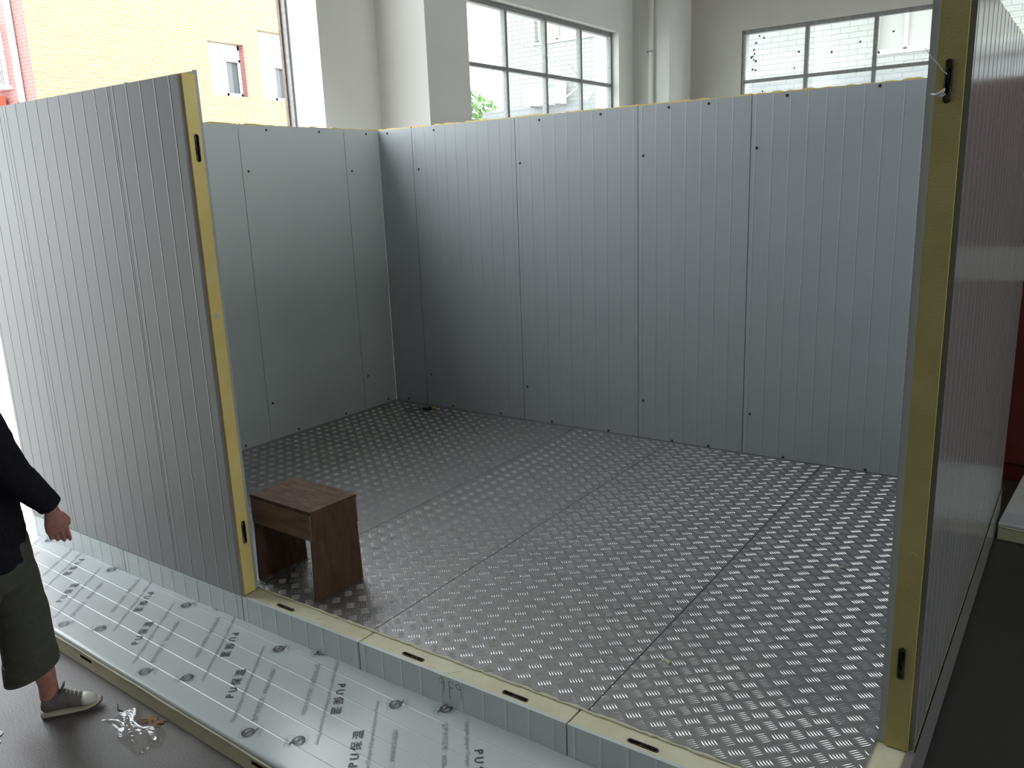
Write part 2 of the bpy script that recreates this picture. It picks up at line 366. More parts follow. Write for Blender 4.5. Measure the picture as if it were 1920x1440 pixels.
def wall_panel(label, W, loc, rz=0, rib=True, screws=(), ends=(), slots=(), skin=None, foam=FOAM, group='insulated wall panels', h=H, inner_up=.0, Tt=T):
    root = thing('insulated_panel', label, 'wall panel', loc, rz, group)
    g = .0012; skin = skin or STEEL_IN
    lip = .013
    path = [(g, lip), (g, 0)] + [(x, y) for x, y in (ribs(W) if rib else [])] + [(W-g, 0), (W-g, lip)]
    obj('outer_skin', MB().strip(path, 0, h), skin, root)
    lipb = .02
    path = [(g, Tt-lipb), (g, Tt)] + [(x, Tt-y) for x, y in ribs(W)] + [(W-g, Tt), (W-g, Tt-lipb)]
    obj('inner_skin', MB().strip(path, 0, h+inner_up), STEEL_IN, root)
    fm = MB().box(.003, W-.003, .0022, Tt-.0022, .001, h-.004)
    # ragged foam crest above the steel
    n = max(6, int(W/.03)); top = []
    for i in range(n+1):
        x = .006+(W-.012)*i/n; z = h+(.006 if not inner_up else -.004)+random.uniform(-.004, .006)
        top.append((x, z))
    vs = []; fs = []
    for x, z in top: vs += [(x, .003, h-.01), (x, .003, z), (x, Tt-.004, z-.003), (x, Tt-.004, h-.01)]
    for i in range(n): 
        b = i*4; fs += [(b, b+4, b+5, b+1), (b+1, b+5, b+6, b+2), (b+2, b+6, b+7, b+3)]
    fs += [(0, 1, 2, 3), (n*4, n*4+3, n*4+2, n*4+1)]
    fm.add(vs, fs)
    for e in ends:                           # tongue of foam on an exposed end with lock pockets
        pk = [(z-.05, z+.05, Tt/2-.009, Tt/2+.009, .05) for z in slots]
        sgn = 1 if e == 'right' else -1; x0 = W-.004 if e == 'right' else .004
        fm.pocket_box((.001, h+.004), (.0145, Tt-.0225), -.055, .016, pk,
                      lambda a, b, w_, x0=x0, sgn=sgn: (x0+sgn*w_, b, a))
        for z in slots:
            fr = MB(); hk = MB()
            slot_parts(fr, hk, None, (z, Tt/2), lambda a, b, w_, x0=x0, sgn=sgn: (x0+sgn*(w_+.016), b, a))
            c = obj('cam_lock', fr, LOCK, root, smooth=True)
            obj('hook', hk, LOCK, c, smooth=True)
            obj('lock_pocket', MB().box(min(x0-sgn*.033, x0+sgn*.012), max(x0-sgn*.033, x0+sgn*.012), Tt/2-.0092, Tt/2-.0086, z-.05, z+.05)
                .box(min(x0-sgn*.033, x0+sgn*.012), max(x0-sgn*.033, x0+sgn*.012), Tt/2+.0086, Tt/2+.0092, z-.05, z+.05)
                .box(min(x0-sgn*.0335, x0-sgn*.0325), max(x0-sgn*.0335, x0-sgn*.0325), Tt/2-.009, Tt/2+.009, z-.05, z+.05), HOLE, c)
    obj('foam_core', fm, foam, root)
    for (sx, sz) in screws:
        s_ = MB()
        s_.tube([(sx, .001, sz), (sx, -.002, sz)], [.0085, .0085], 10).tube([(sx, -.002, sz), (sx, -.0045, sz)], [.0065, .004], 8)
        obj('screw', s_, SCREW, root, smooth=False)
    return root

def plug(parent, x0, sgn, y, z, mt):
    m = MB().tube([(x0, y, z), (x0+sgn*.0015, y, z)], [.012, .0105], 16)
    obj('foam_plug', m, mt, parent, smooth=False)
# front wall, left of the doorway
Y0 = 2.03
fgrp = 'front wall panels left of the doorway'
fwp = wall_panel('glossy grey panel at the doorway, its yellow foam edge with two lock slots', .48, (-3.456, Y0, 0), skin=STEEL_FRONT, ends=('right',), slots=(1.925, .29), group=fgrp, inner_up=.022)
wall_panel('wide glossy grey ribbed panel next to the doorway panel, long side to the alley', .944, (-4.40, Y0, 0), skin=STEEL_FRONT, group=fgrp, inner_up=.022)
wall_panel('outermost glossy grey ribbed panel at the far left corner beside the walking person', .468, (-4.868, Y0, 0), skin=STEEL_FRONT, group=fgrp, inner_up=.022)
plug(fwp, .48+.012, 1, .040, 1.255, CREAM)
# left wall
YB = 4.998; XI = -4.774
lgrp = 'left wall panels of the cold room'
for (a, b, lab, scr) in [
    (4.63, YB+.0, 'narrow pale panel in the far left corner of the cold room', [(4.866,2.172),(4.685,1.893),(4.682,.273),(4.896,.029)]),
    (3.67, 4.628, 'plain pale green grey panel in the middle of the left wall', [(3.903,2.172),(4.383,2.174),(3.719,1.897),(3.712,.273),(3.923,.024),(4.409,.024)]),
    (2.71, 3.668, 'left wall panel partly hidden behind the yellow edged doorway panel', [(3.444,.026),(3.1,2.17)]),
    (2.126, 2.708, 'left wall panel next to the front corner, behind the wooden stool side', [])]:
    wall_panel(lab, b-a, (XI, a, 0), math.pi/2, rib=False, skin=STEEL_LEFT, screws=[(y-a, z) for y, z in scr], group=lgrp)
# back wall
bgrp = 'back wall panels of the cold room'
for (a, b, lab, scr, rb) in [
    (-4.774, -4.421, 'narrow grey filler panel at the left end of the back wall', [(-4.672,2.174),(-4.632,.027)], False),
    (-4.419, -3.454, 'grey ribbed back wall panel standing behind the screwdriver', [(-4.196,2.167),(-4.367,1.89),(-4.366,.261),(-4.153,.02),(-3.679,.018)], True),
    (-3.452, -2.496, 'third back wall panel from the left corner, light grey and ribbed', [(-3.246,2.17),(-2.765,2.171),(-3.418,1.89),(-3.419,.26),(-3.207,.016),(-2.731,.013)], True),
    (-2.494, -1.756, 'fourth back wall panel from the left, with one screw at each seam', [(-2.282,2.175),(-2.021,2.175),(-2.458,1.892),(-2.458,.266),(-2.242,.010),(-1.983,.013)], True),
    (-1.754, -.796, 'light grey back wall panel ending behind the tall right foam edge', [(-1.55,2.18),(-1.054,2.185),(-1.718,1.9),(-1.71,.267),(-1.49,.013),(-1.003,.013)], True),
    (-.794, -.413, 'last back wall panel in the right corner hidden by the right wall', [], True)]:
    wall_panel(lab, b-a, (a, YB, 0), 0, rib=rb, skin=STEEL_IN, screws=[(x-a, z) for x, z in scr], group=bgrp)
# right wall
rgrp = 'right wall panels of the cold room'
XR = -.306; TR = .102
rwp = wall_panel('nearest right panel, its tall olive foam edge facing the doorway', .996, (XR, 2.474, 0), math.pi/2, skin=STEEL_OUT, ends=('left',), slots=(1.95, .292), foam=FOAM_SHADED, group=rgrp, Tt=TR)
wall_panel('second right wall panel, seen at a glancing angle behind the foam edged one', .958, (XR, 3.472, 0), math.pi/2, skin=STEEL_OUT, group=rgrp, Tt=TR)
wall_panel('farthest right wall panel at the back right corner by the red cabinet', .66, (XR, 4.432, 0), math.pi/2, skin=STEEL_OUT, group=rgrp, Tt=TR)

plug(rwp, -.012, -1, .042, .643, FOAM_SHADED)
t = thing('plastic_strand', 'thin torn white plastic strand caught in the upper lock slot of the right foam edge', 'plastic strand', (-.36, 2.453, 1.92))
obj('strand', MB().tube([(-.055,0,.115),(-.037,-.004,.09),(-.021,0,.072),(-.010,-.003,.055),(.001,0,.046)], .0012, 6), WHITE, t, smooth=True)
obj('torn_end', MB().tube([(-.034,0,.002),(-.020,-.004,-.002),(-.008,-.002,.002),(-.001,-.003,.012)], [.001,.0035,.005,.002], 8)
    .tube([(-.020,-.003,-.004),(-.006,-.003,-.006),(.001,-.002,-.001)], [.001,.003,.001], 6), WHITE, t, smooth=True)

# ---------------------------------------------------------------- floor panels of the cold room
HB = .124
YE = 5.092
def floor_panel(x0, x1, label, slots, right=False):
    W = x1-x0; root = thing('floor_panel', label, 'floor panel', (x0, Y0, -HB), 0, 'floor panels under the cold room')
    D = YE-Y0; g = .0015
    prof = [(g, 0)]+[(x, y) for x, y in ribs(W, .0018, .004, .03, .098)]+[(W-g, 0)]
    sk = MB().strip(prof, 0, HB-.003)
    # folded top lip along the front
    sk.add([(g, 0, HB-.003), (W-g, 0, HB-.003), (W-g, .012, HB-.0025), (g, .012, HB-.0025)], [(0, 1, 2, 3)])
    sk.add([(g, 0, 0), (W-g, 0, 0), (W-g, D, 0), (g, D, 0)], [(0, 1, 2, 3)])
    obj('front_skin', sk, STEEL, root)
    pk = [(s-x0-.053, s-x0+.053, .0285, .0435, .04) for s in slots]
    fm = MB().pocket_box((g*2, W-g*2), (.0025, D), .002, HB-.0035, pk, lambda a, b, w_: (a, b, w_))
    obj('foam_core', fm, FOAM_TOP, root, weld=True)
    for s in slots:
        fr = MB(); hk = MB()
        slot_parts(fr, hk, None, (s-x0, .036), lambda a, b, w_: (a, b, HB-.0035+w_))
        c = obj('cam_lock', fr, LOCK, root, smooth=True); obj('hook', hk, LOCK, c, smooth=True)
        a = s-x0
        obj('lock_pocket', MB().box(a-.053, a+.053, .0285, .0292, HB-.04, HB-.006).box(a-.053, a+.053, .0428, .0435, HB-.04, HB-.006)
            .box(a-.053, a+.053, .029, .043, HB-.0432, HB-.0425), HOLE, c)
    if right:
        obj('side_skin', MB().strip([(W, .0), (W+.002, .0), (W+.002, D)], -.075, HB-.001)
            .add([(W+.002, 0, HB-.001), (W-.022, 0, HB-.001), (W-.022, .442, HB-.001), (W+.002, .442, HB-.001)], [(0, 1, 2, 3)]), STEEL_OUT, root)
    return root
floor_panel(-4.868, -3.931, 'leftmost floor panel strip under the outer front wall panels', [])
floor_panel(-3.929, -2.973, 'floor panel strip under the glossy doorway panel', [])
fp = floor_panel(-2.971, -2.243, 'floor panel whose pale foam sill begins beside the wooden stool', [-2.72])
fp2 = floor_panel(-2.241, -1.279, 'floor panel with pencilled characters on its grey front and two lock slots', [-1.985, -1.51])
floor_panel(-1.277, -.302, 'right front floor panel with its foam sill turning under the right wall', [-1.018], right=True)

cuts = [(-2.8944,2.1069,-2.8744,2.0615,0),(-2.5314,2.0633,-2.503,2.0908,1),(-2.4603,2.0457,-2.4524,2.0856,1),(-2.4237,2.0383,-2.4181,2.0713,1),(-2.2622,2.069,-2.2575,2.1004,1),(-1.79,2.062,-1.765,2.09,2),(-1.80,2.05,-1.79,2.058,2)]
def knife_cuts(par, k, xo):
    for a0, b0, a1, b1, kk in cuts:
        if kk == k:
            dx, dy = a1-a0, b1-b0; q = math.hypot(dx, dy); nx, ny = -dy/q*.0012, dx/q*.0012
            z = HB-.0031
            obj('knife_cut', MB().add([(a0-xo+nx, b0-Y0+ny, z), (a0-xo-nx, b0-Y0-ny, z), (a1-xo-nx*.4, b1-Y0-ny*.4, z), (a1-xo+nx*.4, b1-Y0+ny*.4, z)], [(0,1,2,3)]), CUT, par, recalc=False)
CUT = mat('cut_shadow', (.13,.12,.07), .9)
knife_cuts(fp, 0, -2.971); knife_cuts(fp, 1, -2.971); knife_cuts(fp2, 2, -2.241)

# ---------------------------------------------------------------- text and marks
def text_mesh(body, size=1.0, bold=0.0):
    c = bpy.data.curves.new('t', 'FONT'); c.body = body; c.size = size; c.resolution_u = 2; c.offset = bold
    o = bpy.data.objects.new('t', c); COL.objects.link(o)
    dg = bpy.context.evaluated_depsgraph_get(); dg.update()
    me = bpy.data.meshes.new_from_object(o.evaluated_get(dg))
    vs = [tuple(v.co) for v in me.vertices]; fs = [tuple(p.vertices) for p in me.polygons]
    bpy.data.objects.remove(o); bpy.data.curves.remove(c); bpy.data.meshes.remove(me)
    return vs, fs
def put_text(m, tm, length, origin, d, n, z, height=None):
    """lay text along d (2D) with letter-up n (2D), scaled to length"""
    vs, fs = tm; xs = [v[0] for v in vs]; ys = [v[1] for v in vs]
    x0 = min(xs); L = max(xs)-x0; s = length/L; y0 = min(ys); sy = s if height is None else height/(max(ys)-y0)
    m.add([(origin[0]+d[0]*(v[0]-x0)*s+n[0]*(v[1]-y0)*sy, origin[1]+d[1]*(v[0]-x0)*s+n[1]*(v[1]-y0)*sy, z) for v in vs], fs)
def ribbon(m, pts, wd, z):
    L = []; R = []
    n = len(pts)
    for i, p in enumerate(pts):
        a = pts[max(i-1, 0)]; b = pts[min(i+1, n-1)]
        dx, dy = b[0]-a[0], b[1]-a[1]; q = math.hypot(dx, dy) or 1
        w_ = wd[i] if hasattr(wd, '__len__') else wd
        L.append((p[0]-dy/q*w_/2, p[1]+dx/q*w_/2, z)); R.append((p[0]+dy/q*w_/2, p[1]-dx/q*w_/2, z))
    m.add(L+R, [(i, i+1, n+i+1, n+i) for i in range(n-1)])
T_PU = text_mesh('P U 保 温', 1, .006)
T_CO = text_mesh('Changzhou Jiangnan Chengxin Refrigeration Equipments Factory')
T_LI = text_mesh('生产许可证号：XK06-015-00261')
T_SM = text_mesh('生产许可')
def quality_mark(m, thin, c, up_, d):
    """circle-tailed mark with an S inside, in a thin box; up_ = letter-up, d = reading direction"""
    def P(x, y): return (c[0]+d[0]*x+up_[0]*y, c[1]+d[1]*x+up_[1]*y)
    R = .021; pts = []; ws = []
    for k in range(33):
        th = math.radians(-62+k*10.6)
        pts.append(P(R*math.cos(th), .008+R*math.sin(th))); ws.append(.0028+.0028*(.5+.5*math.sin(th*.5+.6)))
    ribbon(m, pts, ws, .0010)
    S = [(.0105,.0175),(.004,.0225),(-.005,.0215),(-.009,.016),(-.006,.0105),(.002,.0065),(.0075,.001),(.005,-.0055),(-.003,-.0075),(-.011,-.003)]
    ribbon(m, [P(x, y) for x, y in S], [.002,.0035,.0045,.0055,.0062,.0062,.0055,.0045,.0035,.002], .0011)
    ribbon(m, [P(-.004,-.009),P(.006,-.014),P(.016,-.021),P(.024,-.023)], [.002,.006,.005,.001], .0012)
    bw, bh = .0275, .0385
    cs = [P(-bw,-bh), P(bw,-bh), P(bw,bh), P(-bw,bh), P(-bw,-bh)]
    for i in range(4): ribbon(thin, [cs[i], cs[i+1]], .0010, .0010)
    put_text(thin, T_SM, .034, P(-.017,-.036), d, up_, .0011)

def printed_panel(name, label, loc, rz, L, Wd, th, u_first, vlim, slots, group=None):
    """insulated panel lying flat, printed film upward; local u = length, v = width, z top = 0"""
    root = thing(name, label, 'wall panel', loc, rz, group)
    p = []
    lip = .020
    prof = [(-.001, -.021), (-.0035, -.017), (-.0035, -.009), (0, -.0035), (.005, -.0006), (.012, 0)]
    x = .098
    while x < Wd-.01:
        prof += [(x-.0045, 0), (x-.0008, .0013), (x+.0008, .0013), (x+.0045, 0)]; x += .0965
    prof += [(Wd, 0), (Wd, -lip)]
    n = len(prof)
    f = MB().add([(0, a, b) for a, b in prof]+[(L, a, b) for a, b in prof], [(i, i+1, n+i+1, n+i) for i in range(n-1)])
    obj('film_covered_skin', f, FILM, root)
    obj('bottom_skin', MB().box(0, L, 0, Wd, -th, -th+.0015).box(0, L, 0, .0015, -th, -th+.010), STEEL, root)
    # foam side, slightly bowed at the top edge, with lock pockets
    fm = MB().pocket_box((.002, L-.002), (-th+.0015, -.0175), -Wd+.004, .004, [(s-.05, s+.05, -th/2-.007, -th/2+.007, .03) for s in slots],
                         lambda a, b, w_: (a, -w_, b))
    fm.box(.002, L-.002, .004, Wd-.004, -.019, -.0015)
    bead = MB(); bead.tube([(L*i/60, -.0045+.0008*math.sin(i*1.7), -.0225-.0012*math.sin(i*.9)) for i in range(61)], [(.0035+.0012*random.random()) for i in range(61)], 8)
    obj('edge_bead', bead, CREAM, root, smooth=True)
    obj('foam_core', fm, FOAM_TOP, root)
    for s in slots:
        obj('cam_lock', MB().box(s-.05, s+.05, .020, .024, -th/2-.007, -th/2+.007)
            .box(s-.052, s+.052, -.0045, .018, -th/2+.0065, -th/2+.0075).box(s-.052, s+.052, -.0045, .018, -th/2-.0075, -th/2-.0065), LOCK, root)
    sk_ = root
    d = (.652, -.758); nn = (.758, .652)
    k = 0
    while u_first+k*.686 < L+.3:
        ou = u_first+k*.686; k += 1
        # reference motif relative to anchor (A 'PU' start at (0, .45))
        def A(u, v): return (ou+u, .45+v)
        items = []
        put = lambda mm, tm, ln, o, s, h: items.append((mm, tm, ln, o, s, h))
        put(INK, T_PU, .190, A(-.028, -.022), 1, .040)
        put(INK, T_PU, .190, A(-.294, -.300), -1, .040)
        put(INK_GREY, T_CO, .515, A(-.155, .080), 1, None)
        put(INK_GREY, T_CO, .515, A(-.160, -.392), -1, None)
        put(INK_GREY, T_LI, .335, A(-.212, .026), 1, None)
        put(INK_GREY, T_LI, .335, A(-.098, -.342), -1, None)
        for mm, tm, ln, o, s, h in items:
            e = (o[0]+s*d[0]*ln, o[1]+s*d[1]*ln)
            if min(o[0], e[0]) < .03 or max(o[0], e[0]) > L-.03 or min(o[1], e[1]) < .002: continue
            tmb = MB(); put_text(tmb, tm, ln, o, (s*d[0], s*d[1]), (s*nn[0], s*nn[1]), .0022, h)
            obj('printed_text', tmb, mm, root, recalc=False)
        for cu, cv, s in ((-.263, .094, 1), (.112, -.332, 1), (-.062, -.395, -1), (-.426, .018, -1)):
            c = A(cu, cv)
            if c[0] < .08 or c[0] > L-.08 or c[1] < .05: continue
            ink = MB(); grey = MB()
            quality_mark(ink, grey, c, (s*nn[0], s*nn[1]), (s*d[0], s*d[1]))
            for mm in (ink, grey): mm.v = [(x_, y_, .0021+z_) for x_, y_, z_ in mm.v]
            q_ = obj('quality_mark', ink, INK, root, recalc=False); obj('mark_box', grey, INK_GREY, q_, recalc=False)
    return root
th0 = -.0343
c0, s0 = math.cos(th0), math.sin(th0)
def LW(u, v): return (u*c0-v*s0, 1.5+u*s0+v*c0)
o_ = LW(-4.978, -.099)
printed_panel('film_wrapped_board', 'grey panel lying flat in front of the sill, its film printed with black letters', (o_[0], o_[1], -.1245), th0, 4.65, .96, .0945,
              (-2.231-2*.686-.686+4.978), 0, [1.60, 2.81, 4.02], 'panels lying on the hall floor')
ro = (-.288, 4.868)
printed_panel('film_wrapped_board', 'film printed panel lying on the dark floor before the dark red cabinet', (ro[0], ro[1], -.1245), -.06, 3.6, .96, .0945, .25, 0, [.19, 2.2], 'panels lying on the hall floor')

# pencil writing on the sill front: 9E9
m = MB()
def wr(pts): 
    P = [(a, b) for a, b in pts]
    n = len(P); L_ = []; R_ = []
    for i, p in enumerate(P):
        a = P[max(i-1, 0)]; b = P[min(i+1, n-1)]; dx, dy = b[0]-a[0], b[1]-a[1]; q = math.hypot(dx, dy) or 1
        L_.append((p[0]-dy/q*.0011, -.0016, p[1]+dx/q*.0011)); R_.append((p[0]+dy/q*.0011, -.0016, p[1]-dx/q*.0011))
    m.add(L_+R_, [(i, i+1, n+i+1, n+i) for i in range(n-1)])
def nine(x, z):
    wr([(x+.011*math.cos(math.radians(a)), z+.010*math.sin(math.radians(a))) for a in range(0, 361, 24)])
    wr([(x+.011, z), (x+.012, z-.02), (x+.010, z-.045)])
nine(.425, .098); nine(.505, .098)
wr([(.485,.104),(.468,.108),(.458,.102),(.462,.085),(.462,.055),(.464,.04)]); wr([(.462,.082),(.478,.083)])
obj('pencil_writing', m, PENCIL, fp2, recalc=False)

# ---------------------------------------------------------------- diamond plates
DULL = mat('dull_tread_aluminium', (.42,.42,.41), .40, .8, (.34,.34,.33), 6, 0, 0, .5)  # darker, rougher bar metal for the two left sheets
def plate(x0, x1, label, barmat=BAR):
    y0, y1 = 2.127, 4.988; ztop = .0015
    root = obj('diamond_plate', MB().box(x0, x1, y0, y1, -.0030, ztop), PLATE, None, bevel=0)
    tag(root, label, 'floor plate', 'diamond plates on the cold room floor')
    ax, ay = .0885, .0730; bx, by = -.667, 2.403
    def bar(ux, uy, L, n_st=7):
        return
    d1 = np.array([.031, -.027]); d1 /= np.linalg.norm(d1); d2 = np.array([.0215, .0240]); d2 /= np.linalg.norm(d2)
    ts = np.linspace(-1, 1, 7); vs = []; fs = []
    cross = [(-1, 0), (-.7, .66), (0, 1), (.7, .66), (1, 0)]
    def template(d, off, side):
        v = []
        for b in range(5):
            o = (b-2)*off
            for i, t_ in enumerate(ts):
                hw = .0023*math.sqrt(max(0, 1-t_**2))+.00012; hh = .0020*math.sqrt(max(0, 1-t_**2)); L2 = .0195
                pn = np.array([-d[1], d[0]]); curve = .0012*(1-t_*t_)*side
                for cx, cz in cross:
                    p = o+d*t_*L2+pn*(cx*hw+curve)
                    v.append((p[0], p[1], cz*hh))
        return np.array(v)
    f0 = []
    for b in range(5):
        for i in range(6):
            for k in range(4):
                q = b*35+i*5+k; f0.append((q, q+1, q+6, q+5))
    f0 = np.array(f0)
    tA = template(d1, np.array([.0080, .00635])*1.0, -1); tB = template(d2, np.array([.0071, -.0062]), 1)
    V = []; Fc = []; n = 0; fb = f0[:24]
    xa, xb, ya, yb_ = x0+.0005, x1-.0005, y0+.0005, y1-.001
    for i in range(int((x0-bx)/ax)-2, int((x1-bx)/ax)+3):
        for j in range(-6, 38):
            for t_, (ox, oy) in ((tA, (0, 0)), (tB, (ax/2, ay/2))):
                cx = bx+i*ax+ox; cy = by+j*ay+oy
                if not (x0-.04 < cx < x1+.04 and y0-.04 < cy < y1+.04): continue
                for b in range(5):
                    q = t_[b*35:(b+1)*35]+np.array([cx, cy, ztop]); m_ = q.mean(0)
                    if not (xa+.002 < m_[0] < xb-.002 and ya+.004 < m_[1] < yb_-.004): continue
                    q[:, 0] = np.clip(q[:, 0], xa, xb); q[:, 1] = np.clip(q[:, 1], ya, yb_)
                    V.append(q); Fc.append(fb+n); n += 35
    V = np.concatenate(V); Fc = np.concatenate(Fc)
    me = bpy.data.meshes.new('tread_bars')
    me.vertices.add(len(V)); me.vertices.foreach_set('co', V.astype(np.float32).ravel())
    me.loops.add(len(Fc)*4); me.loops.foreach_set('vertex_index', Fc.astype(np.int32).ravel())
    me.polygons.add(len(Fc)); me.polygons.foreach_set('loop_start', np.arange(len(Fc), dtype=np.int32)*4)
    me.update(calc_edges=True)
    me.polygons.foreach_set('use_smooth', [True]*len(me.polygons))
    me.materials.append(barmat)
    # flip if normals point down
    if len(me.polygons) and me.polygons[len(me.polygons)//2].normal.z < 0: me.flip_normals()
    o = bpy.data.objects.new('tread_bars', me); COL.objects.link(o); o.parent = root; o['kind'] = 'stuff'
    return root
plate(-4.7695, -3.934, 'diamond plate sheet in the far left corner where the screwdriver lies', DULL)
plate(-3.930, -2.994, 'dull diamond plate sheet behind the wooden stool', DULL)
plate(-2.990, -2.252, 'narrow diamond plate sheet on which the wooden stool stands')
plate(-2.248, -1.252, 'middle diamond plate sheet between the two open floor seams')
plate(-1.248, -.412, 'brightest diamond plate sheet along the right wall foam edge')
for xs_ in (-3.932, -2.992, -2.250, -1.250):
    tag(obj('joint_filler', MB().box(xs_-.0019, xs_+.0019, 2.13, 4.985, -.003, -.0005), SCREW), {-3.932: 'dark joint line between the plates nearest the far left corner', -2.992: 'dark joint line between plates running under the stool side', -2.250: 'dark joint line starting at the sill right of the wooden stool', -1.250: 'long dark joint line in the right half of the plate floor'}[xs_], 'joint', 'joints between the diamond plates')
# ragged bead of foam and glue along the cut front edge of the plates
m = MB(); x = -2.96
pts = []; 
while x < -.42:
    pts.append((x, 2.122+random.uniform(-.003, .002), .0005)); x += .018
m.tube(pts, [random.uniform(.003, .0062) for _ in pts], 6)
tag(obj('foam_bead', m, CREAM, smooth=True), 'crumbly pale foam bead along the front cut edge of the diamond plates', 'sealant', kind='stuff')
# black strips stand in for the shaded gap along back and left wall foot
tag(obj('gap_shade_strip', MB().box(-4.77, -.42, 4.9885, 4.9965, -.003, .002), SCREW), 'thin black strip put in as the dark gap along the foot of the back wall', 'strip')
tag(obj('gap_shade_strip', MB().box(-4.7735, -4.7705, 2.13, 4.985, -.003, .002), SCREW), 'thin black strip put in as the dark gap along the foot of the left wall', 'strip')

# ---------------------------------------------------------------- wooden stool
t = thing('wooden_stool', 'old brown plywood box stool standing inside the doorway on the diamond plate', 'stool', (-2.825, 2.305, .004), math.radians(-2))
W2, D2, HS = .205, .125, .415
tk = .016
m = MB().box(-W2-.006, W2+.006, -D2-.006, D2+.006, HS-tk, HS); obj('seat', m, WOOD, t, bevel=.002)
for s in (1, -1):
    xo = s*W2
    a0, a1 = (xo-tk*s, xo)
    m = MB().add([(min(a0,a1)+s*.012*(0), -D2-.012, 0), (max(a0,a1), -D2-.012, 0), (max(a0,a1), D2+.012, 0), (min(a0,a1), D2+.012, 0),
                  (min(a0,a1), -D2, HS-tk), (max(a0,a1), -D2, HS-tk), (max(a0,a1), D2, HS-tk), (min(a0,a1), D2, HS-tk)],
                 [(0,3,2,1),(4,5,6,7),(0,1,5,4),(1,2,6,5),(2,3,7,6),(3,0,4,7)])
    obj('side_board', m, WOOD, t, bevel=.0015)
for s in (-1, 1):
    m = MB().box(-W2+.001, W2-tk*0-.001, s*(D2+.003)-.006, s*(D2+.003)+.006, HS-tk-.118, HS-tk-.001)
    a = obj('apron', m, WOOD2, t, bevel=.001)
    if s < 0:
        for nx, nz in ((-.18,-.012),(-.155,-.020),(-.06,-.02),(.0,-.018),(.16,-.016),(.19,-.10)):
            obj('nail_head', MB().tube([(nx, s*(D2+.003)-.0055, HS-tk+nz), (nx, s*(D2+.003)-.0072, HS-tk+nz)], .003, 8), SCREW, a)
# ---------------------------------------------------------------- screwdriver, scraps
t = thing('screwdriver', 'black and yellow handled screwdriver lying near the far left corner', 'screwdriver', (-4.285, 4.865, .016), math.radians(48.5))
obj('shaft', MB().tube([(-.055,0,0),(-.20,0,-.004),(-.207,0,-.004)], [.0032,.003,.002], 8), SCREW, t, smooth=True)
obj('handle', MB().tube([(-.058,0,0),(-.05,0,0),(-.035,0,0),(-.02,0,0),(.01,0,0)], [.009,.013,.010,.0125,.013], 12), mat('black_rubber', (.01,.01,.012), .6), t, smooth=True)
obj('handle_end', MB().tube([(.01,0,0),(.03,0,0),(.042,0,0),(.046,0,0)], [.013,.0145,.012,.006], 12), mat('yellow_plastic', (.45,.45,.04), .4), t, smooth=True)
def chip(x, y, z, s, label, mt=CREAM, rz=0.):
    m = MB(); n = 9; vs = []
    rr = [random.uniform(.6, 1.1)*s for _ in range(n)]
    vs = [(r*math.cos(2*math.pi*k/n), .5*r*math.sin(2*math.pi*k/n), 0) for k, r in enumerate(rr)]
    vs += [(a*.8, b*.8, s*.18+random.uniform(0, s*.1)) for a, b, _ in vs]
    m.add(vs, [tuple(range(n-1, -1, -1)), tuple(range(n, 2*n))]+[(k, (k+1)%n, n+(k+1)%n, n+k) for k in range(n)])
    o = obj('foam_scrap', m, mt, loc=(x, y, z), rz=rz)
    return tag(o, label, 'scrap')
chip(-1.15, 2.53, .0034, .024, 'small cream foam chip on the plate right of the second floor seam', rz=-.4)
chip(-.80, 3.63, .0034, .022, 'tiny pale scrap on the brightest plate near the right foam edge', PALE, .5)
chip(-.57, 2.63, .0034, .012, 'tiny pale crumb beside the foot of the right foam edge', PALE, .3)
chip(-.205, 2.05, G0, .009, 'white crumb on the dark floor right of the right wall', WHITE, .3)
chip(-.215, 2.35, G0+.0, .007, 'very small white speck on the dark floor beside the right wall', WHITE, .3)
chip(-.02, 3.45, G0+.0, .035, 'pale scrap on the dark floor at the right picture edge', PALE, .9)

# ---------------------------------------------------------------- plastic wrapper on the hall floor
def crumple(name, label, cat, loc, rz, sx, sy, hgt, mt, seed, nx=26, ny=14, outline=None, parent=None):
    rnd = random.Random(seed); ks = [(rnd.uniform(-1, 1), rnd.uniform(-1, 1), rnd.uniform(.15, .5), rnd.uniform(.2, 1), rnd.uniform(0, 6.28)) for _ in range(11)]
    vs = []; th_ = .0006
    for i in range(nx+1):
        for j in range(ny+1):
            u, v = i/nx*2-1, j/ny*2-1
            wv = (outline(u) if outline else 1)
            z = 0
            for a, b, s, h, ph in ks:
                dd = abs((u-a)*math.cos(ph)+(v-b)*math.sin(ph)); z += h*max(0, 1-dd/s)
            z = hgt*min(1.3, z*.45)*(1-.85*max(abs(u), abs(v))**4)+.0012
            vs.append((u*sx+.008*math.sin(7*v+seed), v*sy*wv+.010*math.sin(5*u+seed), z))
    q = ny+1
    fs = [(i*q+j, (i+1)*q+j, (i+1)*q+j+1, i*q+j+1) for i in range(nx) for j in range(ny)]
    m = MB().add(vs, fs)
    o = obj(name, m, mt, parent, recalc=False, loc=loc, rz=rz)
    if not parent: tag(o, label, cat)
    return o
